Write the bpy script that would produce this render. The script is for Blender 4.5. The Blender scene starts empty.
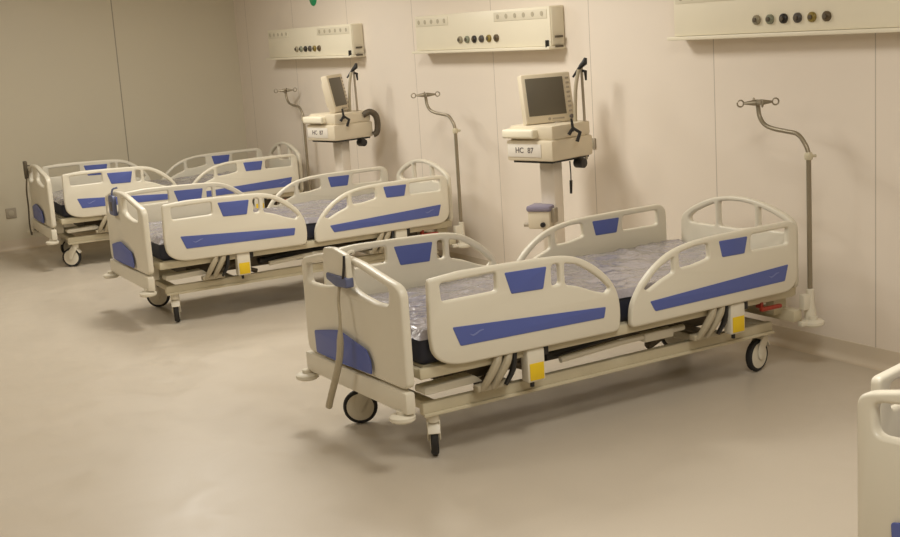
import bpy, bmesh, math, random
from mathutils import Vector, Matrix, noise
random.seed(7)
SC = bpy.context.scene
COL = SC.collection
R = math.radians

# ------------------------------------------------------------------ materials
def lin(c):
    return tuple(((v / 255) / 12.92 if v / 255 <= 0.04045 else ((v / 255 + 0.055) / 1.055) ** 2.4) for v in c)

def mat(name, rgb, rough=0.5, metal=0.0, var=0.0, scale=6.0, bump=0.0, coat=0.0, spec=0.5, bscale=None, bdist=0.01):
    m = bpy.data.materials.new(name)
    m.use_nodes = True
    nt = m.node_tree
    b = nt.nodes['Principled BSDF']
    c = lin(rgb)
    b.inputs['Base Color'].default_value = (*c, 1)
    b.inputs['Roughness'].default_value = rough
    b.inputs['Metallic'].default_value = metal
    b.inputs['Specular IOR Level'].default_value = spec
    b.inputs['Coat Weight'].default_value = coat
    tc = nt.nodes.new('ShaderNodeTexCoord')
    nz = nt.nodes.new('ShaderNodeTexNoise')
    nz.inputs['Scale'].default_value = scale
    nz.inputs['Detail'].default_value = 4
    nt.links.new(tc.outputs['Object'], nz.inputs['Vector'])
    mx = nt.nodes.new('ShaderNodeMix')
    mx.data_type = 'RGBA'
    v = var
    mx.inputs[6].default_value = (*(max(0, x * (1 - v)) for x in c), 1)
    mx.inputs[7].default_value = (*(min(1, x * (1 + v)) for x in c), 1)
    nt.links.new(nz.outputs['Fac'], mx.inputs[0])
    nt.links.new(mx.outputs[2], b.inputs['Base Color'])
    if bump:
        n2 = nz
        if bscale:
            n2 = nt.nodes.new('ShaderNodeTexNoise')
            n2.inputs['Scale'].default_value = bscale
            n2.inputs['Detail'].default_value = 3
            nt.links.new(tc.outputs['Object'], n2.inputs['Vector'])
        bp = nt.nodes.new('ShaderNodeBump')
        bp.inputs['Strength'].default_value = bump
        bp.inputs['Distance'].default_value = bdist
        nt.links.new(n2.outputs['Fac'], bp.inputs['Height'])
        nt.links.new(bp.outputs['Normal'], b.inputs['Normal'])
    return m

M = {}
M['cream'] = mat('cream_plastic', (222, 214, 194), 0.38, var=0.03)
M['cream_frame'] = mat('cream_powder_coat', (204, 193, 164), 0.42, var=0.06, scale=12)
M['bracket'] = mat('bracket_metal', (178, 166, 140), 0.45, var=0.12, scale=18)
M['column'] = mat('pale_column', (238, 227, 210), 0.5, var=0.02)
M['blue'] = mat('blue_plastic', (86, 99, 164), 0.45, var=0.05)
M['blue_pale'] = mat('pale_blue_mark', (120, 130, 182), 0.5)
M['blue_grey'] = mat('blue_grey_plastic', (96, 102, 132), 0.45, var=0.05)
M['navy'] = mat('navy_vinyl', (36, 38, 52), 0.55, var=0.1)
M['film'] = mat('wrinkled_film', (154, 149, 154), 0.16, var=0.10, scale=9, bump=0.8, bscale=24, bdist=0.02, coat=0.6)
M['rubber'] = mat('black_rubber', (38, 36, 34), 0.7, var=0.1)
M['black'] = mat('black_plastic', (34, 32, 30), 0.4, var=0.1)
M['dark_metal'] = mat('dark_metal', (96, 86, 70), 0.5, metal=0.3, var=0.1)
M['steel'] = mat('brushed_steel', (152, 141, 120), 0.4, metal=0.5, var=0.06, scale=20)
M['yellow'] = mat('yellow_label', (232, 196, 30), 0.5, var=0.03)
M['red'] = mat('red_plastic', (150, 52, 34), 0.45, var=0.05)
M['label_white'] = mat('white_label', (226, 218, 204), 0.5)
M['screen'] = mat('dark_screen', (104, 97, 82), 0.55, var=0.08, scale=3)
M['device'] = mat('device_plastic', (221, 208, 182), 0.45, var=0.03)
M['device_grey'] = mat('grey_device_plastic', (170, 158, 138), 0.5, var=0.05)
M['device_dark'] = mat('dark_print', (104, 96, 92), 0.5)
M['lilac'] = mat('lilac_plastic', (140, 132, 150), 0.45, var=0.05)
M['hose'] = mat('hose_plastic', (180, 168, 142), 0.5, var=0.08, scale=40)
M['unit'] = mat('ivory_enamel', (238, 229, 205), 0.4, var=0.02)
M['unit_plate'] = mat('ivory_socket_plate', (226, 217, 194), 0.5)
M['socket_dark'] = mat('socket_recess', (184, 174, 150), 0.6)
M['green'] = mat('green_sign', (30, 150, 96), 0.5)
M['o_beige'] = mat('outlet_beige', (150, 140, 116), 0.4, var=0.1)
M['o_sage'] = mat('outlet_sage', (136, 138, 116), 0.4, var=0.1)
M['o_black'] = mat('outlet_black', (38, 32, 26), 0.4, var=0.1)
M['o_grey'] = mat('outlet_grey', (78, 72, 66), 0.4, var=0.1)
M['o_olive'] = mat('outlet_olive', (140, 120, 52), 0.4, var=0.1)
M['o_brown'] = mat('outlet_brown', (96, 80, 54), 0.4, var=0.1)
M['cove'] = mat('cove_vinyl', (214, 200, 178), 0.45, var=0.03, scale=4)
M['ceiling'] = mat('ceiling_paint', (226, 216, 196), 0.9, var=0.02)

def wall_mat(name, rgb, axis, period, phase, width, strength):
    """painted panels with thin vertical joints every `period` metres"""
    m = mat(name, rgb, 0.42, var=0.025, scale=1.3)
    nt = m.node_tree
    b = nt.nodes['Principled BSDF']
    old = b.inputs['Base Color'].links[0].from_socket
    tc = [n for n in nt.nodes if n.type == 'TEX_COORD'][0]
    sp = nt.nodes.new('ShaderNodeSeparateXYZ')
    nt.links.new(tc.outputs['Object'], sp.inputs[0])
    def mth(op, a, bb):
        n = nt.nodes.new('ShaderNodeMath')
        n.operation = op
        for i, v in enumerate((a, bb)):
            if v is None: continue
            if isinstance(v, (int, float)): n.inputs[i].default_value = v
            else: nt.links.new(v, n.inputs[i])
        return n.outputs[0]
    t = mth('SUBTRACT', sp.outputs[axis], phase)
    t = mth('DIVIDE', t, period)
    t = mth('ADD', t, 100.5)
    t = mth('FRACT', t, None)
    t = mth('SUBTRACT', t, 0.5)
    t = mth('ABSOLUTE', t, None)
    t = mth('LESS_THAN', t, width / period)
    t = mth('MULTIPLY', t, strength)
    mx = nt.nodes.new('ShaderNodeMix')
    mx.data_type = 'RGBA'
    nt.links.new(t, mx.inputs[0])
    nt.links.new(old, mx.inputs[6])
    mx.inputs[7].default_value = (*lin((84, 72, 54)), 1)
    nt.links.new(mx.outputs[2], b.inputs['Base Color'])
    return m

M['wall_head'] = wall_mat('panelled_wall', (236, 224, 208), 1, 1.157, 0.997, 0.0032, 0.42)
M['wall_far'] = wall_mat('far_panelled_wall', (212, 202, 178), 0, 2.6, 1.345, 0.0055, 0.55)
M['wall_plain'] = mat('plain_wall', (214, 200, 176), 0.6, var=0.02)

def floor_mat():
    m = mat('vinyl_floor', (202, 190, 171), 0.36, var=0.045, scale=1.1)
    nt = m.node_tree
    b = nt.nodes['Principled BSDF']
    old = b.inputs['Base Color'].links[0].from_socket
    tc = [n for n in nt.nodes if n.type == 'TEX_COORD'][0]
    n2 = nt.nodes.new('ShaderNodeTexNoise')
    n2.inputs['Scale'].default_value = 3.2
    n2.inputs['Detail'].default_value = 6
    n2.inputs['Distortion'].default_value = 1.2
    nt.links.new(tc.outputs['Object'], n2.inputs['Vector'])
    mr = nt.nodes.new('ShaderNodeMapRange')
    mr.inputs[1].default_value = 0.3
    mr.inputs[2].default_value = 0.7
    mr.inputs[3].default_value = 0.30
    mr.inputs[4].default_value = 0.46
    nt.links.new(n2.outputs['Fac'], mr.inputs[0])
    nt.links.new(mr.outputs[0], b.inputs['Roughness'])
    n3 = nt.nodes.new('ShaderNodeTexNoise')
    n3.inputs['Scale'].default_value = 160
    nt.links.new(tc.outputs['Object'], n3.inputs['Vector'])
    mx = nt.nodes.new('ShaderNodeMix')
    mx.data_type = 'RGBA'
    mx.blend_type = 'MULTIPLY'
    mx.inputs[0].default_value = 0.10
    nt.links.new(old, mx.inputs[6])
    nt.links.new(n3.outputs['Fac'], mx.inputs[7])
    nt.links.new(mx.outputs[2], b.inputs['Base Color'])
    return m
M['floor'] = floor_mat()

# ------------------------------------------------------------------ geometry helpers
class MB:
    """collects shapes, then links them as ONE mesh object"""
    def __init__(s): s.bm = bmesh.new()
    def _add(s, tmp, mtx=None):
        if mtx is not None: bmesh.ops.transform(tmp, matrix=mtx, verts=tmp.verts)
        me = bpy.data.meshes.new('t')
        tmp.to_mesh(me); tmp.free()
        s.bm.from_mesh(me)
        bpy.data.meshes.remove(me)
        return s
    def box(s, lo, hi, bev=0.004, seg=2, mtx=None):
        t = bmesh.new()
        bmesh.ops.create_cube(t, size=1)
        sz = [hi[i] - lo[i] for i in range(3)]
        for v in t.verts:
            v.co = Vector([lo[i] + (v.co[i] + .5) * sz[i] for i in range(3)])
        if bev:
            bmesh.ops.bevel(t, geom=t.edges[:], offset=min(bev, min(sz) * .45), segments=seg, profile=.5, affect='EDGES')
        return s._add(t, mtx)
    def cyl(s, a, b, r, r2=None, n=20, bev=0.0, mtx=None):
        a, b = Vector(a), Vector(b)
        t = bmesh.new()
        L = (b - a).length
        bmesh.ops.create_cone(t, cap_ends=True, segments=n, radius1=r, radius2=r if r2 is None else r2, depth=L)
        if bev:
            ed = [e for e in t.edges if len(e.link_faces) == 2 and any(len(f.verts) > 4 for f in e.link_faces)]
            bmesh.ops.bevel(t, geom=ed, offset=bev, segments=2, profile=.5, affect='EDGES')
        q = Vector((0, 0, 1)).rotation_difference((b - a).normalized()).to_matrix().to_4x4()
        m = Matrix.Translation((a + b) / 2) @ q
        return s._add(t, m if mtx is None else mtx @ m)
    def tube(s, pts, r, n=10, smooth=0, mtx=None, closed=False):
        pts = [Vector(p) for p in pts]
        if smooth: pts = catmull(pts, smooth, closed)
        t = bmesh.new()
        rings = []
        up = None
        N = len(pts)
        for i, p in enumerate(pts):
            if closed: d = (pts[(i + 1) % N] - pts[i - 1])
            else: d = (pts[min(i + 1, N - 1)] - pts[max(i - 1, 0)])
            d.normalize()
            if up is None:
                up = d.orthogonal().normalized()
            else:
                up = (up - d * up.dot(d)).normalized()
            sd = d.cross(up)
            rr = r
            if isinstance(r, (list, tuple)):
                q = i * (len(r) - 1) / max(N - 1, 1); k0 = min(int(q), len(r) - 2)
                rr = r[k0] + (r[k0 + 1] - r[k0]) * (q - k0)
            rings.append([t.verts.new(p + (up * math.cos(2 * math.pi * k / n) + sd * math.sin(2 * math.pi * k / n)) * rr) for k in range(n)])
        for i in range(N if closed else N - 1):
            A, B = rings[i], rings[(i + 1) % N]
            for k in range(n):
                t.faces.new((A[k], A[(k + 1) % n], B[(k + 1) % n], B[k]))
        if not closed:
            t.faces.new(rings[0][::-1]); t.faces.new(rings[-1])
        bmesh.ops.recalc_face_normals(t, faces=t.faces[:])
        return s._add(t, mtx)
    def lathe(s, prof, n=24, mtx=None):
        """prof: list of (r,z), closed solid of revolution about z"""
        t = bmesh.new()
        rings = [[t.verts.new((max(r, 1e-4) * math.cos(2 * math.pi * k / n), max(r, 1e-4) * math.sin(2 * math.pi * k / n), z)) for k in range(n)] for r, z in prof]
        for A, B in zip(rings, rings[1:]):
            for k in range(n): t.faces.new((A[k], A[(k + 1) % n], B[(k + 1) % n], B[k]))
        t.faces.new(rings[0][::-1]); t.faces.new(rings[-1])
        bmesh.ops.recalc_face_normals(t, faces=t.faces[:])
        return s._add(t, mtx)
    def plate(s, outline, holes, th, fn, bev=0.006, rad=0.03, hrad=0.018, segs=5):
        """flat plate with holes and rounded edges; fn maps (u,v,t) -> (x,y,z)"""
        cu = bpy.data.curves.new('c', 'CURVE')
        cu.dimensions = '2D'; cu.fill_mode = 'BOTH'
        cu.extrude = max(th / 2 - bev, 0.0002); cu.bevel_depth = bev; cu.bevel_resolution = 2; cu.offset = -bev
        for k, pl in enumerate([outline] + list(holes)):
            pl = round_poly(pl, rad if k == 0 else hrad, segs)
            sp = cu.splines.new('POLY')
            sp.points.add(len(pl) - 1)
            for p, q in zip(sp.points, pl): p.co = (q[0], q[1], 0, 1)
            sp.use_cyclic_u = True
        ob = bpy.data.objects.new('c', cu)
        COL.objects.link(ob)
        dg = bpy.context.evaluated_depsgraph_get()
        me = bpy.data.meshes.new_from_object(ob.evaluated_get(dg))
        t = bmesh.new(); t.from_mesh(me)
        bpy.data.objects.remove(ob); bpy.data.curves.remove(cu); bpy.data.meshes.remove(me)
        bmesh.ops.remove_doubles(t, verts=t.verts[:], dist=1e-5)
        for v in t.verts: v.co = Vector(fn(*v.co))
        bmesh.ops.recalc_face_normals(t, faces=t.faces[:])
        return s._add(t)
    def text(s, body, size, mtx, th=0.0006, bold=0.0):
        cu = bpy.data.curves.new('f', 'FONT')
        cu.body = body; cu.size = size; cu.offset = bold; cu.align_x = 'CENTER'; cu.align_y = 'CENTER'; cu.extrude = th
        ob = bpy.data.objects.new('f', cu)
        COL.objects.link(ob)
        dg = bpy.context.evaluated_depsgraph_get()
        me = bpy.data.meshes.new_from_object(ob.evaluated_get(dg))
        t = bmesh.new(); t.from_mesh(me)
        bpy.data.objects.remove(ob); bpy.data.curves.remove(cu); bpy.data.meshes.remove(me)
        return s._add(t, mtx)
    def build(s, name, m, parent=None, loc=None, angle=35):
        me = bpy.data.meshes.new(name)
        s.bm.to_mesh(me); s.bm.free()
        me.materials.append(m)
        for p in me.polygons: p.use_smooth = True
        me.set_sharp_from_angle(angle=R(angle))
        o = bpy.data.objects.new(name, me)
        COL.objects.link(o)
        if parent: o.parent = parent
        if loc: o.location = loc
        return o

def catmull(P, n, closed=False):
    out = []
    N = len(P)
    for i in range(N if closed else N - 1):
        p1, p2 = P[i], P[(i + 1) % N]
        p0 = P[i - 1] if (i > 0 or closed) else p1 * 2 - p2
        p3 = P[(i + 2) % N] if (i + 2 < N or closed) else p2 * 2 - p1
        for k in range(n):
            t = k / n
            out.append(0.5 * ((2 * p1) + (p2 - p0) * t + (2 * p0 - 5 * p1 + 4 * p2 - p3) * t * t + (3 * p1 - p0 - 3 * p2 + p3) * t ** 3))
    if not closed: out.append(P[-1])
    return out

def round_poly(P, rad, segs=5):
    P = [(Vector((p[0], p[1])), p[2] if len(p) > 2 else rad) for p in P]
    out = []
    N = len(P)
    for i in range(N):
        p, r = P[i]
        a = P[i - 1][0] - p; b = P[(i + 1) % N][0] - p
        ra = min(r, a.length * .48); rb = min(r, b.length * .48)
        A = p + a.normalized() * ra; B = p + b.normalized() * rb
        for k in range(segs + 1):
            t = k / segs
            q = A * (1 - t) ** 2 + p * 2 * t * (1 - t) + B * t * t
            out.append((q.x, q.y))
    return out

def empty(name, label, cat, loc=(0, 0, 0), rz=0.0, group=None):
    o = bpy.data.objects.new(name, None)
    o.empty_display_size = .1
    COL.objects.link(o)
    o.location = loc; o.rotation_euler = (0, 0, rz)
    o['label'] = label; o['category'] = cat
    if group: o['group'] = group
    return o

def copy_tree(o, parent=None):
    c = o.copy()
    COL.objects.link(c)
    c.parent = parent
    for ch in [x for x in KIDS.get(o.name, [])]: copy_tree(ch, c)
    return c
KIDS = {}
def snapshot_kids():
    KIDS.clear()
    for o in bpy.data.objects:
        if o.parent: KIDS.setdefault(o.parent.name, []).append(o)

def struct(o):
    o['kind'] = 'structure'
    return o

# ------------------------------------------------------------------ the room
WX, WY = 2.64, 8.237           # head wall, far wall
XL, YN, H = -5.2, -7.2, 2.9
struct(MB().box((XL - .1, YN - .1, -.1), (WX + .1, WY + .1, 0), 0).build('floor', M['floor']))
struct(MB().box((XL - .1, YN - .1, H), (WX + .1, WY + .1, H + .1), 0).build('ceiling', M['ceiling']))
struct(MB().box((WX, YN, 0), (WX + .1, WY, H), 0).build('wall_right', M['wall_head']))
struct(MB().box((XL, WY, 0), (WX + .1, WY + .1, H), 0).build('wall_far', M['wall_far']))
struct(MB().box((XL - .1, YN, 0), (XL, WY + .1, H), 0).build('wall_left', M['wall_plain']))
struct(MB().box((XL - .1, YN - .1, 0), (WX + .1, YN, H), 0).build('wall_near', M['wall_plain']))

def cove(name, along, lo, hi, at, sign):
    """coved vinyl skirting: floor sheet turned up the wall"""
    prof = [(0, 0.0005)]
    r = .035
    for k in range(7):
        a = R(90 * k / 6)
        prof.append((r - r * math.sin(a) + .003, r - r * math.cos(a) + .0008))
    prof += [(.003, .10), (0, .101)]
    prof = [(r + .02, .0005)] + prof[1:] + [(0, .0005)]
    t = bmesh.new()
    rows = []
    for u in (lo, hi):
        row = []
        for d, z in prof:
            row.append(t.verts.new((at + sign * d, u, z) if along == 'y' else (u, at + sign * d, z)))
        rows.append(row)
    n = len(prof)
    for k in range(n):
        t.faces.new((rows[0][k], rows[0][(k + 1) % n], rows[1][(k + 1) % n], rows[1][k]))
    t.faces.new(rows[0]); t.faces.new(rows[1][::-1])
    bmesh.ops.recalc_face_normals(t, faces=t.faces[:])
    b = MB(); b._add(t)
    return struct(b.build(name, M['cove']))
cove('baseboard_right', 'y', YN, WY, WX, -1)
cove('baseboard_far', 'x', XL, WX - .05, WY, -1)

# ------------------------------------------------------------------ hospital bed (foot end at x=0, near side y=0)
BEDS = 'hospital beds standing in a row with their heads to the panelled wall'

def make_bed():
    root = empty('hospital_bed', '', 'bed', group=BEDS)
    TH = .034
    # ---- side rails
    foot_out = [(.095, .840, .022), (.26, .853), (.49, .850), (.68, .845), (.79, .840, .08), (.875, .822, .06), (.952, .782, .06),
                (1.02, .730, .06), (1.075, .668, .06), (1.105, .590, .06), (1.108, .50, .04), (1.095, .439, .03),
                (.19, .447, .09), (.098, .50, .09), (.088, .60)]
    foot_holes = [[(.150, .815), (.435, .821), (.434, .737), (.155, .735)],
                  [(.728, .808), (.772, .806), (.772, .712), (.726, .709)],
                  [(.800, .803, .01), (.865, .790), (.935, .750), (1.0, .701), (1.052, .650, .01), (1.03, .628, .01), (.96, .650), (.88, .684), (.800, .706)]]
    foot_grip = [(.475, .812), (.699, .806), (.676, .708), (.506, .713)]
    foot_strip = [(.197, .618), (1.019, .568), (1.007, .518), (.232, .530)]
    head_out = [(1.165, .439, .03), (1.168, .53, .05), (1.195, .585, .06), (1.245, .652, .06), (1.319, .713, .06), (1.415, .766, .07), (1.55, .795, .08),
                (1.71, .803), (1.895, .806), (2.215, .808, .035), (2.252, .77, .03), (2.254, .50, .05), (2.20, .447, .05)]
    head_holes = [[(1.935, .775), (2.19, .777), (2.186, .692), (1.932, .694)],
                  [(1.468, .752), (1.57, .770), (1.655, .772), (1.662, .698), (1.56, .680), (1.472, .676)],
                  [(1.250, .612, .01), (1.295, .656), (1.35, .700), (1.436, .738, .012), (1.436, .662), (1.36, .636), (1.28, .600, .01)]]
    head_grip = [(1.720, .774), (1.907, .772), (1.886, .690), (1.740, .692)]
    head_strip = [(1.281, .549), (2.182, .590), (2.157, .508), (1.310, .497)]
    def logo(b, u, v, s, fn):
        # small pale swoosh printed on the stripe
        pts = [(-.5, .1), (-.25, -.22), (0, -.1), (.25, .12), (.5, .2), (.5, .28), (.2, .25), (-.02, .06), (-.25, -.05)]
        b.plate([(u + a * s, v + c * s * .6) for a, c in pts], [], .0012, fn, bev=.0001, rad=.004, segs=2)
    for side in (0, 1):
        y0 = .017 if side == 0 else 1.015
        osgn = -1 if side == 0 else 1
        for out, holes, grip, strip, lg in ((foot_out, foot_holes, foot_grip, foot_strip, (.315, .572)), (head_out, head_holes, head_grip, head_strip, (2.08, .548))):
            r = MB().plate(out, holes, TH, lambda u, v, t: (u, y0 + t, v), bev=.0105, rad=.03, hrad=.018).build('side_rail', M['cream'], root)
            MB().plate(grip, [], TH + .006, lambda u, v, t: (u, y0 + t, v), bev=.003, rad=.008).build('grip', M['blue'], r)
            yo = y0 + osgn * (TH / 2 + .0005)
            st = MB().plate(strip, [], .004, lambda u, v, t: (u, yo + t, v), bev=.001, rad=.008).build('stripe', M['blue'], r)
            yl = yo + osgn * .0024
            lb = MB(); logo(lb, lg[0], lg[1], .075, lambda u, v, t: (u, yl + t, v))
            lb.build('printed_mark', M['blue_pale'], r)
    # ---- footboard
    arch = [(.983, .818, .025), (.955, .842), (.87, .860), (.77, .882), (.66, .899), (.55, .906), (.44, .906), (.33, .896), (.22, .872), (.12, .850), (.035, .833, .03), (.002, .80, .03),
            (.002, .40, .02), (.03, .385, .02), (.955, .382, .02), (.983, .41, .02)]
    holes = [[(.095, .815), (.20, .836), (.31, .864), (.445, .880), (.445, .772), (.35, .748), (.22, .731), (.10, .736)]]
    holes.append([(.54, .772), (.635, .748), (.765, .731), (.925, .726), (.93, .818), (.785, .836), (.675, .864), (.54, .880)])
    def bow(u): return -.02 * (1 - ((u - .4925) / .4925) ** 2)
    f = MB().plate(arch, holes, .042, lambda u, v, t: (-.020 + t + bow(u), u, v), bev=.011, rad=.05, hrad=.03).build('footboard', M['cream'], root)
    bl = [(.87, .500), (.68, .536), (.575, .553), (.32, .510), (.285, .462), (.285, .402), (.58, .396), (.862, .394)]
    MB().plate(bl, [], .006, lambda u, v, t: (-.0415 + bow(u) + t, u, v), bev=.002, rad=.012).build('inset_panel', M['blue'], f)
    # ---- headboard
    hb = [(.047, .44, .03), (.045, .765, .03), (.07, .80, .03), (.14, .832), (.26, .866), (.37, .884), (.50, .888), (.63, .870), (.74, .836), (.84, .79, .05), (.905, .745, .03), (.91, .44, .03)]
    hh = [[(.11, .785), (.20, .818), (.30, .846), (.30, .735), (.20, .728), (.11, .728)],
          [(.325, .850), (.42, .860), (.52, .859), (.60, .848), (.60, .715), (.47, .712), (.325, .732)],
          [(.625, .840), (.72, .806), (.80, .772), (.84, .742), (.83, .715), (.625, .713)]]
    MB().plate(hb, hh, .036, lambda u, v, t: (2.292 + t, u, v), bev=.011, rad=.05, hrad=.02).build('headboard', M['cream'], root)
    # ---- platform (upper frame)
    p = MB()
    for y in (.045, .925): p.box((.05, y, .402), (2.27, y + .03, .452), .008)
    for x in (.05, .72, 1.14, 1.6, 2.24): p.box((x, .06, .405), (x + .03, .94, .447), .005)
    p.box((.09, .09, .440), (2.24, .91, .453), .003)
    p.box((2.26, .06, .402), (2.30, .94, .46), .008)
    p.build('mattress_platform', M['cream_frame'], root)
    # crossbar under the footboard
    c = MB()
    c.box((-.052, .0, .278), (-.004, 1.0, .374), .010)
    c.box((-.006, .26, .30), (.10, .30, .41), .006); c.box((-.006, .70, .30), (.10, .74, .41), .006)
    c.build('foot_crossbar', M['cream'], root)
    for (x, y, z) in ((-.045, .055, .258), (-.055, .99, .252), (2.345, -.01, .262), (2.345, 1.02, .262)):
        b = MB().lathe([(.0, -.016), (.048, -.016), (.057, -.008), (.057, .006), (.046, .014), (.0, .017)], 28)
        b.cyl((0, 0, .0), (0, 0, .032), .024)
        if x > 1: b.box((-.09, -.02 if y > .5 else -.012, -.008), (0, .012 if y > .5 else .02, .016), .004)
        b.build('bumper', M['cream'], root, (x, y, z))
    # head end crossbar and pole socket
    hx = MB()
    hx.box((2.25, .03, .268), (2.31, .97, .33), .01)
    for y in (.12, .82): hx.box((2.20, y, .30), (2.29, y + .06, .42), .006)
    hx.build('head_crossbar', M['cream_frame'], root)
    for y in (.035, .965):
        s = MB().lathe([(0, .262), (.030, .262), (.030, .31), (.022, .36), (.021, .43), (.017, .435), (.0, .436)], 20)
        s.box((-.06, -.015 if y < .5 else -.02, .33), (0, .02 if y < .5 else .015, .41), .004)
        s.build('pole_socket', M['cream'], root, (2.352, y - .02 if y < .5 else y + .02, 0))
    # ---- chassis (lower frame)
    ch = MB()
    for y in (.13, .83):
        ch.box((.10, y, .212), (2.20, y + .04, .268), .008)
        ch.box((.10, y - .012, .207), (2.20, y + .002, .222), .003)
    for x in (.13, .55, 1.75, 2.14): ch.box((x, .14, .220), (x + .06, .86, .262), .006)
    ch.build('chassis', M['cream_frame'], root)
    # sloping cover plates over the chassis ends, near and far side
    for y in (.10, .80):
        cp = MB()
        cp.plate([(.10, .345), (.36, .352), (.40, .318), (.10, .312)], [], .09, lambda u, v, t: (u, y + .05 + t, v), bev=.004, rad=.012)
        cp.build('chassis_cover', M['cream'], root)
    # dark lifting columns / scissor arms and actuators
    for x0, x1 in ((.42, .78), (1.42, 1.80)):
        for y in (.20, .80):
            la = MB()
            la.tube([(x0, y, .27), (x1, y, .42)], .022, 8)
            la.tube([(x0 + .02, y, .41), (x1, y, .27)], .016, 8)
            la.build('lift_arm', M['dark_metal'], root)
    ac = MB()
    ac.tube([(.95, .46, .33), (1.45, .46, .37)], .032, 12); ac.tube([(1.45, .46, .37), (1.7, .46, .39)], .016, 10)
    ac.box((.88, .42, .28), (1.06, .54, .38), .012)
    ac.tube([(.80, .20, .335), (1.36, .22, .375)], .022, 12)
    ac.build('actuator', M['black'], root)
    tr = MB()
    tr.tube([(.86, .155, .318), (1.22, .14, .342), (1.60, .14, .345)], .016, 10)
    tr.box((1.34, .115, .315), (1.52, .165, .362), .008)
    tr.build('linkage_bar', M['cream'], root)
    # dark block standing in for the shade between platform and chassis
    MB().box((.28, .24, .295), (2.10, .80, .392), .01).build('under_bed_shade', M['dark_metal'], root)
    # ---- rail brackets and boxes
    for side in (0, 1):
        def Y(v): return v if side == 0 else 1 - v
        def bx(b, lo, hi, bev):
            ya, yb = sorted((Y(lo[1]), Y(hi[1])))
            b.box((lo[0], ya, lo[2]), (hi[0], yb, hi[2]), bev)
        for xa, xb in ((.44, .628), (1.70, 1.848)):
            b = MB()
            for dx in (0, .055):
                b.tube([(xa + dx, Y(.03), .455), (xa + dx - .02, Y(.02), .41), (xa + dx - .055, Y(.035), .345), (xa + dx - .075, Y(.06), .295)], [.020, .020, .018, .014], 10, 3)
            bx(b, (xa - .10, .055, .285), (xa + .06, .10, .315), .006)
            b.build('rail_bracket', M['bracket'], root)
            d = MB()
            d.tube([(xa + .085, Y(.03), .44), (xa + .07, Y(.025), .37), (xa + .04, Y(.045), .30)], [.012, .014, .010], 8, 3)
            d.build('bracket_spring', M['black'], root)
            k = MB()
            bx(k, (xb - .048, .012, .288), (xb + .048, .07, .443), .01)
            kb = k.build('latch_box', M['cream'], root)
            k = MB()
            bx(k, (xb - .038, .009, .298), (xb + .038, .0125, .376), .001)
            k.build('warning_label', M['yellow'], kb)
            k = MB()
            k.cyl((xb - .01, Y(.04), .287), (xb - .01, Y(.04), .262), .010, n=10)
            k.build('latch_knob', M['black'], kb)
            k = MB()
            bx(k, (xb + .046, .02, .40), (xb + .075, .06, .445), .003)
            k.build('latch_hook', M['black'], kb)
        l = MB()
        bx(l, (2.02, .02, .366), (2.16, .045, .386), .006)
        bx(l, (2.03, .04, .378), (2.05, .08, .41), .004)
        l.build('release_lever', M['red'], root)
    # ---- mattress
    m = MB().box((.075, .075, .453), (2.26, .925, .588), .03, 3).build('mattress', M['navy'], root)
    t = bmesh.new()
    nx, ny = 92, 40
    vs = []
    for i in range(nx + 1):
        row = []
        for j in range(ny + 1):
            u, v = i / nx, j / ny
            x, y = .07 + u * 2.195, .068 + v * .864
            e = min(u * 2.2, (1 - u) * 2.2, v * .86, (1 - v) * .86)
            drop = 0.03 * max(0, 1 - e / .02) ** 2
            n1 = noise.noise(Vector((x * 4.2, y * 5.5, 1.3))); n2 = noise.noise(Vector((x * 11 + n1, y * 13, 5.1)))
            ridge = 1 - abs(noise.noise(Vector((x * 6 + y * 2, y * 7 - x, 9.7)))) * 2
            z = .604 + .008 * n1 + .006 * n2 + .009 * max(0, ridge) + .004 * noise.noise(Vector((x * 27, y * 31, 2.2))) - drop
            row.append(t.verts.new((x, y, max(z, .590) if e > .012 else z)))
        vs.append(row)
    for i in range(nx):
        for j in range(ny):
            t.faces.new((vs[i][j], vs[i + 1][j], vs[i + 1][j + 1], vs[i][j + 1]))
    ext = bmesh.ops.extrude_edge_only(t, edges=[e for e in t.edges if e.is_boundary])
    for v in [g for g in ext['geom'] if isinstance(g, bmesh.types.BMVert)]:
        v.co.z = .573 + .006 * noise.noise(v.co * 9)
        v.co.x += .004 * (1 if v.co.x > 1 else -1); v.co.y += .004 * (1 if v.co.y > .5 else -1)
    bmesh.ops.recalc_face_normals(t, faces=t.faces[:])
    cvr = MB(); cvr._add(t)
    cvr.build('mattress_cover', M['film'], m, angle=70)
    # ---- castors
    for (x, y, a) in ((.165, .165, 62), (.185, .825, 150), (2.19, .205, 192), (2.19, .83, 160)):
        h = MB()
        h.lathe([(0, .168), (.026, .168), (.030, .176), (.028, .215), (.022, .222), (0, .223)], 18)
        # fork: two cheeks and a crown
        ck = [(-.022, .178), (.012, .186), (.045, .168), (.066, .125), (.064, .078), (.047, .062), (.028, .072), (.014, .11), (-.018, .155)]
        for s in (-1, 1):
            h.plate(ck, [], .007, lambda u, v, t: (u, s * .0265 + t, v), bev=.002, rad=.02, segs=3)
        h.box((-.016, -.027, .170), (.036, .027, .184), .006)
        fo = [(.044 + .096 * math.cos(R(q)), .0845 + .096 * math.sin(R(q))) for q in range(96, 157, 12)]
        fi = [(.044 + .089 * math.cos(R(q)), .0845 + .089 * math.sin(R(q))) for q in range(156, 95, -12)]
        h.plate(fo + fi, [], .056, lambda u, v, t: (u, t, v), bev=.002, rad=.004, segs=2)
        c = h.build('castor', M['cream'], root, (x, y, 0))
        c.rotation_euler = (0, 0, R(a))
        rot = Matrix.Translation((.044, 0, .0855)) @ Matrix.Rotation(R(90), 4, 'X')
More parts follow.
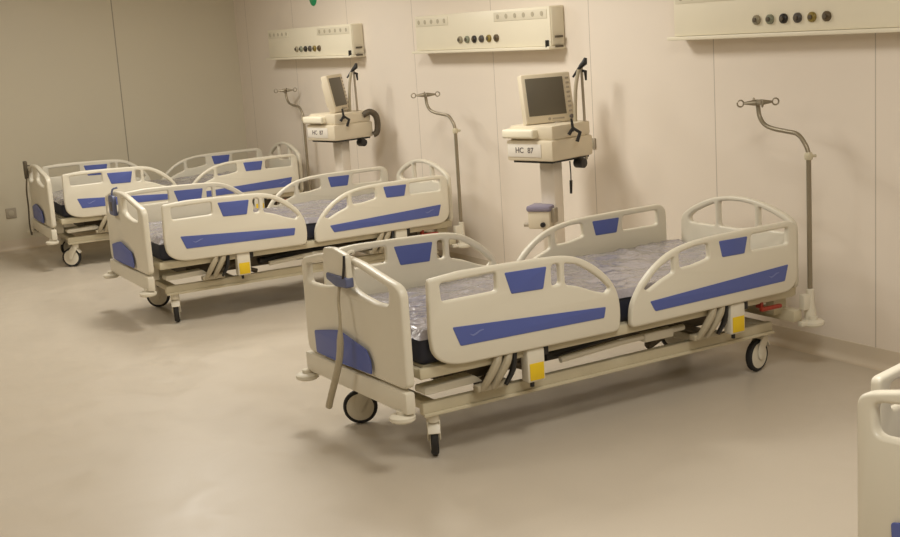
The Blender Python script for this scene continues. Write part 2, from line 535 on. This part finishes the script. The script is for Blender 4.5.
        ty = MB().lathe([(.060, -.016), (.076, -.018), (.083, -.012), (.085, 0), (.083, .012), (.076, .018), (.060, .016)], 32, rot)
        ty.build('tyre', M['rubber'], c)
        wh = MB().lathe([(0, -.0195), (.052, -.0195), (.069, -.0165), (.069, .0165), (.052, .0195), (0, .0195)], 32, rot)
        wh.cyl((.044, -.031, .0835), (.044, .031, .0835), .010, n=12)
        wh.build('wheel_disc', M['cream'], c)
    # brake pedal bar at the foot end
    b = MB()
    b.tube([(.165, .17, .225), (.165, .83, .225)], .012, 10)
    for y in (.2, .80):
        b.box((.17, y - .03, .219), (.24, y + .03, .231), .004)
    b.build('brake_bar', M['dark_metal'], root)
    return root

bed = make_bed()
BED_T = [((0, 0, 0), 0.0), ((.048, 3.585, 0), -.038), ((.15, 6.55, 0), -.068), ((.286, -3.207, 0), R(7))]
BED_L = ['cream hospital bed with blue trim in the foreground, grey cord hanging down its footboard',
         'second cream hospital bed with blue trim, just behind the foreground bed',
         'farthest cream hospital bed with blue trim, standing beside the dim far wall',
         'nearest hospital bed at the right edge, only its cream footboard corner in view']
snapshot_kids()
bed_roots = [bed] + [copy_tree(bed) for _ in range(3)]
for o, (loc, rz), lb in zip(bed_roots, BED_T, BED_L):
    o.location = loc; o.rotation_euler = (0, 0, rz); o['label'] = lb
# casters have swivelled their own way on each bed
for o, angs in zip(bed_roots[1:], ((72, -28, 20, 160), (148, 20, 60, 100), (40, 120, 90, 10))):
    cs = [c for c in bpy.data.objects if c.parent == o and c.name.startswith('castor')]
    for c, a in zip(cs, angs): c.rotation_euler = (0, 0, R(a))

def bedmat(i):
    loc, rz = BED_T[i]
    return Matrix.Translation(loc) @ Matrix.Rotation(rz, 4, 'Z')

# ------------------------------------------------------------------ drip poles in the head sockets
def make_pole():
    root = empty('drip_pole', '', 'drip pole', group='steel drip poles at the bed heads')
    p = MB()
    p.tube([(0, 0, .437), (0, 0, 1.11)], .0130, 14)
    p.build('pole', M['steel'], root)
    c = MB(); c.lathe([(0, 1.10), (.019, 1.10), (.021, 1.107), (.021, 1.128), (.016, 1.138), (0, 1.139)], 18)
    c.cyl((0, 0, 1.118), (.034, -.018, 1.118), .008, n=10)
    c.build('clamp_collar', M['cream_frame'], root)
    a = MB()
    a.tube([(0, 0, 1.133), (0, .02, 1.175), (0, .07, 1.225), (0, .15, 1.238), (0, .235, 1.248), (0, .30, 1.268), (0, .335, 1.308), (0, .345, 1.355), (0, .346, 1.378)], .0115, 12, 5)
    a.build('curved_arm', M['steel'], root)
    h = MB()
    z = 1.382
    for d in ((.85, -.52), (.52, .85)):
        v = Vector((d[0], d[1], 0)); q = Vector((0, .346, z))
        L = .075
        h.tube([q - v * L, q - v * .02, q + v * .02, q + v * L], [.006, .016, .016, .006], 10)
        for s in (-1, 1):
            cc = q + v * s * (L + .017)
            ring = [cc + v * .017 * math.cos(2 * math.pi * k / 14) + Vector((0, 0, .017)) * math.sin(2 * math.pi * k / 14) for k in range(14)]
            h.tube(ring, .0042, 8, closed=True)
    h.build('hook_head', M['steel'], root)
    return root
pole = make_pole()
snapshot_kids()
poles = [pole] + [copy_tree(pole) for _ in range(2)]
for i, (o, sw, lb) in enumerate(zip(poles, (0, 8, 5), (
        'curved steel drip pole at the head of the foreground bed',
        'curved steel drip pole at the head of the second, middle bed',
        'curved steel drip pole at the head of the farthest bed'))):
    o.location = bedmat(i) @ Vector((2.352, .015, 0))
    o.rotation_euler = (0, 0, BED_T[i][1] + R(sw)); o['label'] = lb

# ------------------------------------------------------------------ hand controls on the footboards
def wm(i, pts): return [bedmat(i) @ Vector(p) for p in pts]
hc = empty('hand_control', 'cream hand control with blue base hung on the foreground footboard, grey cord below it', 'bed control', (-.10, .49, .775), group='hand controls on the footboards')
def T(p): return (p[0] + .055, p[1] - .55, p[2] - .76)
b = MB().plate([(.43, .79), (.67, .79), (.655, .925), (.56, .933), (.435, .912)], [], .030, lambda u, v, t: T((-.040 + t, u, v)), bev=.006, rad=.02)
b.tube([T((-.030, .50, .885)), T((.0, .50, .912)), T((.022, .50, .912))], .008, 8, 3)
b.build('control_housing', M['cream'], hc)
MB().plate([(.425, .768), (.428, .815), (.628, .815), (.628, .785), (.54, .762)], [], .040, lambda u, v, t: T((-.044 + t, u, v)), bev=.006, rad=.012).build('control_base', M['blue_grey'], hc)
MB().tube([T((-.058, .437, .912)), T((-.062, .440, .86)), T((-.064, .452, .81))], .006, 8, 3).build('strap', M['black'], hc)
pts = [(-.05, .525, .765), (-.066, .512, .70), (-.068, .508, .62), (-.072, .512, .54), (-.075, .52, .47), (-.08, .54, .40), (-.085, .58, .32), (-.088, .64, .22), (-.088, .66, .185)]
cp = catmull([Vector(T(p)) for p in pts], 5)
MB().tube(cp, [.007 + .009 * max(0, min(1, (k / len(cp) - .28) / .12)) for k in range(len(cp))], 10).build('cord', M['hose'], hc)

hc2 = empty('hand_control', 'slim blue-grey hand control on the footboard of the second, middle bed', 'bed control', bedmat(1) @ Vector((-.078, .61, .738)), BED_T[1][1], group='hand controls on the footboards')
b = MB().plate([(-.07, 0), (.07, 0), (.07, .115), (.045, .14), (-.045, .14), (-.07, .115)], [], .024, lambda u, v, t: (t, u, v), bev=.005, rad=.02)
b.tube([(.0, 0, .13), (.01, 0, .178), (.045, 0, .188)], .007, 8, 3)
b.build('control_housing', M['blue_grey'], hc2)
MB().box((-.016, -.03, .03), (-.011, .03, .095), .002).build('keypad', M['device_dark'], hc2)

hc3 = empty('hand_control', 'dark hand control on the far corner of the farthest footboard, thin cord below it', 'bed control', bedmat(2) @ Vector((-.062, .91, .745)), BED_T[2][1], group='hand controls on the footboards')
b = MB().plate([(-.02, .02), (.045, .0), (.05, .17), (-.025, .17)], [], .03, lambda u, v, t: (t, u, v), bev=.006, rad=.015)
b.tube([(.0, 0, .10), (.012, .0, .126), (.05, 0, .124)], .007, 8, 3)
b.build('control_housing', M['dark_metal'], hc3)
MB().tube([(0, .01, .02), (-.015, .02, -.1), (-.02, .0, -.26), (-.03, -.01, -.40), (-.03, -.05, -.50), (-.03, -.09, -.48)], .007, 8, 4).build('cord', M['dark_metal'], hc3)

# ------------------------------------------------------------------ medical supply units on the head wall
def make_unit():
    L = 1.80
    D = .118
    root = empty('supply_unit', '', 'medical supply panel', group='medical supply units on the wall above the beds')
    # local: u runs from left end (0) to right end (L) = world -y; front faces -x
    def fn(u, x, z): return (x, -u, z)
    def bx(b, u0, u1, x0, x1, z0, z1, bev=.003): b.box((x0, -u1, z0), (x1, -u0, z1), bev)
    b = MB()
    bx(b, 0, L, -D, 0, .022, .285, .006)
    b.build('housing', M['unit'], root)
    b = MB(); bx(b, -.042, L + .005, -D - .022, 0, .0, .021, .004)
    b.build('bottom_ledge', M['unit'], root)
    b = MB(); bx(b, L, L + .006, -D + .012, -.01, .03, .275, .002)
    b.build('end_cap', M['unit_plate'], root)
    for z in (.012, .075):
        b = MB(); bx(b, L + .006, L + .024, -D + .03, -.03, z + .0, z + .014, .003)
        b.build('end_clip', M['dark_metal'], root)
    b = MB(); bx(b, L - .03, L - .018, -D - .026, -D - .0005, .015, .062, .003)
    b.build('hanging_hook', M['black'], root)
    # socket strips
    for u0, u1, n in ((.02, .50, 5), (1.13, 1.77, 6)):
        b = MB(); bx(b, u0, u1, -D - .004, -D + .001, .205, .268, .002)
        s = b.build('socket_strip', M['unit_plate'], root)
        for k in range(n):
            c = u0 + (k + .5) * (u1 - u0) / n
            q = MB(); q.cyl((-D - .0062, -c, .238), (-D - .003, -c, .238), .017, n=16)
            q.build('socket', M['socket_dark'], s)
    for k, mm in enumerate(('o_beige', 'o_sage', 'o_black', 'o_grey', 'o_olive', 'o_brown')):
        c = .668 + .0975 * k
        rot = Matrix.Translation((-D, -c, .092)) @ Matrix.Rotation(R(-90), 4, 'Y')
        b = MB().lathe([(0, -.004), (.026, -.004), (.026, .012), (.021, .018), (.0, .019)], 24, rot)
        g = b.build('gas_outlet', M[mm], root)
        b = MB().lathe([(0, .0185), (.012, .0185), (.012, .025), (.0, .026)], 16, rot)
        b.build('valve', M['dark_metal'], g)
    return root
unit = make_unit()
snapshot_kids()
units = [unit] + [copy_tree(unit) for _ in range(2)]
for o, y, z, lb in zip(units, (1.195, 4.222, 7.135), (1.713, 1.685, 1.672), (
        'ivory wall supply unit with coloured gas outlets above the foreground bed',
        'ivory wall supply unit with gas outlets above the ventilator with the large square screen',
        'ivory wall supply unit farthest down the wall, near the room corner')):
    o.location = (WX, y, z); o['label'] = lb

# ------------------------------------------------------------------ ventilators on trolleys
def make_ventilator():
    root = empty('ventilator', '', 'ventilator', group='ventilators on trolleys between the beds')
    UP = (0, 0, .032)
    # local: front faces -x, centre at origin, floor z=0
    W2, D2 = .188, .205
    t = MB()
    for a in (45, 135, 225, 315):
        d = Vector((math.cos(R(a)), math.sin(R(a)), 0))
        t.tube([Vector((0, 0, .115)), d * .16 + Vector((0, 0, .11)), d * .31 + Vector((0, 0, .095))], [.034, .028, .02], 10)
    t.lathe([(0, .075), (.08, .08), (.085, .12), (.06, .15), (0, .152)], 24)
    t.build('trolley_base', M['device'], root)
    for a in (45, 135, 225, 315):
        d = Vector((math.cos(R(a)), math.sin(R(a)), 0)) * .31
        c = MB()
        c.cyl(d + Vector((-.012, 0, .036)), d + Vector((.012, 0, .036)), .0358, n=20, bev=.004)
        c.cyl(d + Vector((0, 0, .06)), d + Vector((0, 0, .10)), .012, n=10)
        c.build('castor', M['device_grey'], root)
    c = MB(); c.box((-.045, -.06, .13), (.045, .06, 1.016), .012)
    c.build('column', M['column'], root)
    b = MB()
    b.box((-D2, -W2, .985), (D2, W2, 1.115), .014)
    b.box((-D2 + .02, -W2 + .01, 1.112), (D2 - .005, W2 - .01, 1.205), .018)
    b.build('main_body', M['device'], root, UP)
    b = MB(); b.box((-D2 - .03, -.06, 1.128), (-D2 + .06, W2 + .01, 1.185), .014, 3)
    b.build('front_tray', M['unit'], root, UP)
    b = MB(); b.box((-D2 + .02, -W2 + .02, .972), (D2 - .02, W2 - .04, .986), .002)
    b.build('body_shadow_gap', M['black'], root, UP)  # black strip that paints in the shadow gap beneath the body
    b = MB(); b.box((-D2 - .004, -.10, 1.01), (-D2 + .002, .175, 1.092), .002)
    pl = b.build('front_label', M['label_white'], root, UP)
    fr = Matrix(((0, 0, -1, -D2 - .0046), (-1, 0, 0, 0), (0, 1, 0, 1.052), (0, 0, 0, 1)))
    for word, off in (('HC', .075), ('87', -.015)):
        tx = MB()
        tx.text(word, .048, Matrix.Translation((0, off, 0)) @ fr, bold=.0008)
        tx.build('lettering', M['device_dark'], pl)
    b = MB()
    b.cyl((D2 - .12, -W2 + .05, .945), (D2 - .12, -W2 - .02, .945), .032, n=20, bev=.006)
    b.box((D2 - .14, -W2 + .01, .945), (D2 - .10, -W2 + .05, .988), .004)
    b.build('water_trap', M['black'], root, UP)
    b = MB()
    b.cyl((.03, -.01, 1.165), (.03, -.01, 1.215), .035, n=18); b.box((.0, -.07, 1.188), (.06, .05, 1.212), .008)
    b.build('screen_mount', M['device_grey'], root, UP)
    return root

def make_screen(root, rz, tilt):
    # monitor: front faces local -x of its own frame, turned by rz and leaned back by tilt
    X = Matrix.Translation((-.008, .014, 1.388)) @ Matrix.Rotation(rz, 4, 'Z') @ Matrix.Rotation(tilt, 4, 'Y')
    b = MB(); b.box((-.03, -.185, -.155), (.03, .165, .16), .012, mtx=X)
    b.box((.02, -.12, -.10), (.06, .12, .11), .02, mtx=X)
    s = b.build('screen', M['device'], root)
    MB().box((-.0335, -.125, -.105), (-.029, .140, .132), .002, mtx=X).build('display', M['screen'], s)
    for k in range(8):
        q = MB(); q.box((-.034, -.166, .115 - k * .03), (-.029, -.143, .128 - k * .03), .002, mtx=X)
        q.build('key', M['device_grey'], s)
    q = MB(); q.cyl(X @ Vector((-.042, -.155, -.125)), X @ Vector((-.028, -.155, -.125)), .013, n=14)
    q.build('dial', M['device_dark'], s)
    q = MB(); q.cyl(X @ Vector((-.033, .0, -.130)), X @ Vector((-.029, .0, -.130)), .010, n=14)
    q.box((-.0325, -.105, -.135), (-.029, -.02, -.125), .001, mtx=X)
    q.build('printed_mark', M['device_grey'], s)

def make_arm(root, rz, dr=0):
    # support arm with breathing hoses on the right-hand side; built in the frame of the trolley
    ca = Matrix.Rotation(-rz, 4, 'Z')
    def P(r, f, z):  # r metres to the right, f metres towards the far side, seen from the aisle
        return ca @ Vector((.853 * (r + dr) + .5 * f, -.518 * (r + dr) + .85 * f, z))
    a = MB()
    a.tube([P(.245, .0, .99), P(.243, .0, 1.30), P(.238, 0, 1.57)], .009, 10)
    a.tube([P(.10, .0, 1.02), P(.245, .0, 1.02)], .010, 10)
    a.build('support_arm', M['device_grey'], root)
    k = MB()
    k.tube([P(.180, -.02, 1.515), P(.215, -.01, 1.56), P(.232, -.01, 1.58)], [.007, .009, .011], 10)
    k.tube([P(.228, -.01, 1.575), P(.258, -.01, 1.60), P(.266, -.01, 1.63)], [.013, .020, .010], 10)
    k.tube([P(.240, .0, 1.55), P(.262, .0, 1.545), P(.264, .0, 1.49)], [.012, .012, .006], 10)
    k.build('arm_joint', M['black'], root)
    h = MB()
    h.tube([P(.218, -.02, 1.56), P(.195, -.02, 1.45), P(.185, -.02, 1.30), P(.182, -.02, 1.20), P(.165, -.03, 1.15)], .012, 10, 5)
    h.build('breathing_hose', M['hose'], root)
    c = MB()
    c.tube([P(.135, -.24, 1.275), P(.142, -.24, 1.215), P(.115, -.24, 1.175)], [.007, .010, .012], 8)
    c.tube([P(.142, -.24, 1.215), P(.185, -.24, 1.185), P(.165, -.24, 1.13)], [.010, .012, .012], 8)
    c.tube([P(.142, -.24, 1.20), P(.14, -.10, 1.19), P(.165, -.03, 1.16)], .008, 8)
    c.build('hose_connector', M['black'], root)

V2 = (2.215, 2.06); V1 = (2.22, 5.08)
VZ = .03
vent = make_ventilator()
snapshot_kids()
ventb = copy_tree(vent)
for o, (x, y), rz, sr, tilt, lb in ((vent, V2, R(15), R(262 - 180), R(10), 'ventilator on trolley with dark square screen facing the room, between the foreground and middle beds'),
                              (ventb, V1, R(12), R(313 - 180), R(11), 'ventilator on trolley with its narrow-looking screen turned aside, beyond the middle bed')):
    o.location = (x, y, 0); o.rotation_euler = (0, 0, rz); o['label'] = lb
    make_screen(o, sr - rz, tilt)
    make_arm(o, rz, -.015 if o is vent else -.085)
# coiled hose bundle at the right side of the farther ventilator
hb = MB()
hb.tube([(.12, -.17, 1.20), (.17, -.20, 1.225), (.22, -.215, 1.19), (.235, -.215, 1.12), (.225, -.21, 1.05), (.20, -.19, 1.03)], .026, 12, 5)
hb.build('hose_bundle', M['dark_metal'], ventb)
# loose power lead with plug under the nearer ventilator
ld = MB()
cr = Matrix.Rotation(-R(15), 4, 'Z')
def Q(r, f, z): return cr @ Vector((.853 * r + .5 * f, -.518 * r + .85 * f, z))
ld.tube([Q(.125, .02, .985), Q(.128, .02, .90), Q(.127, .02, .85)], .004, 8)
ld.tube([Q(.127, .02, .86), Q(.124, .02, .775)], [.010, .008], 8)
ld.build('power_lead', M['black'], vent)

# humidifier hung on the near trolley's column
hum = empty('humidifier', 'small pale humidifier box with lilac lid and dark knob, under the nearer ventilator', 'humidifier', (V2[0] - .077, V2[1] + .009, .575), R(35))
b = MB().box((-.075, -.075, .0), (.06, .075, .115), .012)
b.box((.05, -.02, .03), (.10, .03, .09), .004)
b.build('housing', M['device'], hum)
MB().box((-.085, -.082, .112), (.065, .082, .150), .014).build('lid', M['lilac'], hum)
MB().cyl((-.095, -.03, .03), (-.072, -.03, .03), .016, n=18, bev=.003).build('knob', M['black'], hum)
b = MB(); b.cyl((-.03, .07, .022), (-.03, .115, .022), .014, n=16); b.build('hose_port', M['device_grey'], hum)
b = MB(); b.box((-.05, -.10, .035), (.02, -.072, .13), .006); b.build('side_module', M['device_grey'], hum)

# ------------------------------------------------------------------ small wall things
o = MB().lathe([(0, 0), (.075, 0), (.075, .006), (.07, .009), (0, .009)], 32, Matrix.Translation((WX, 6.28, 2.222)) @ Matrix.Rotation(R(-90), 4, 'Y')).build('round_sign', M['green'])
o['label'] = 'round green sign high on the panelled wall, above the farthest supply unit'; o['category'] = 'sign'

sk = empty('wall_socket', 'small grey socket low on the far wall, left of the farthest bed', 'socket', (.125, WY, .365))
MB().box((-.05, -.012, -.05), (.05, 0, .05), .006).build('back_plate', M['device_grey'], sk)
MB().cyl((0, -.016, 0), (0, -.010, 0), .028, n=20, bev=.002).build('socket_face', M['socket_dark'], sk)

sk2 = empty('wall_socket', 'tiny grey wall socket beside the support arm of the nearer ventilator', 'socket', (WX, 2.165, 1.06))
MB().box((-.012, -.035, -.035), (0, .035, .035), .004).build('back_plate', M['device_grey'], sk2)
MB().cyl((-.016, 0, 0), (-.010, 0, 0), .02, n=16, bev=.002).build('socket_face', M['socket_dark'], sk2)

# ------------------------------------------------------------------ light
def area(name, loc, sx, sy, power, rgb=(1, .93, .80), rot=(0, 0, 0)):
    l = bpy.data.lights.new(name, 'AREA')
    l.shape = 'RECTANGLE'; l.size = sx; l.size_y = sy; l.energy = power; l.color = rgb
    ob = bpy.data.objects.new(name, l)
    COL.objects.link(ob)
    ob.location = loc; ob.rotation_euler = rot
    return ob
WARM = (1, .98, .925)
for i, (x, y, p) in enumerate(((.85, 2.3, 50), (.75, 5.3, 52), (.5, -1.6, 38), (-2.3, .9, 22), (-2.2, 4.6, 30), (-.9, -3.4, 50))):  # ceiling lamps; the last one is an added fill for the near side
    area('ceiling_and_fill_%d' % i, (x, y, H - .02), .7, .7, p, WARM)

w = bpy.data.worlds.new('w')
SC.world = w
w.use_nodes = True
w.node_tree.nodes['Background'].inputs[0].default_value = (1, .92, .78, 1)
w.node_tree.nodes['Background'].inputs[1].default_value = .3

# ------------------------------------------------------------------ camera
cam = bpy.data.cameras.new('camera')
co = bpy.data.objects.new('camera', cam)
COL.objects.link(co)
f = 1260.4557
cam.sensor_fit = 'HORIZONTAL'; cam.sensor_width = 36.0
cam.lens = f / 900 * 36.0
yaw, pitch, roll = R(59.455), R(-10.784), R(-3.732)
d = Vector((math.cos(pitch) * math.cos(yaw), math.cos(pitch) * math.sin(yaw), math.sin(pitch)))
r = Vector((math.sin(yaw), -math.cos(yaw), 0)); u = r.cross(d)
r2 = r * math.cos(roll) + u * math.sin(roll); u2 = -r * math.sin(roll) + u * math.cos(roll)
co.matrix_world = Matrix(((r2.x, u2.x, -d.x, -2.451), (r2.y, u2.y, -d.y, -4.500), (r2.z, u2.z, -d.z, 1.868), (0, 0, 0, 1)))
cam.clip_start = .05
SC.camera = co
SC.view_settings.view_transform = 'Standard'
SC.view_settings.look = 'None'
SC.view_settings.exposure = 0.0
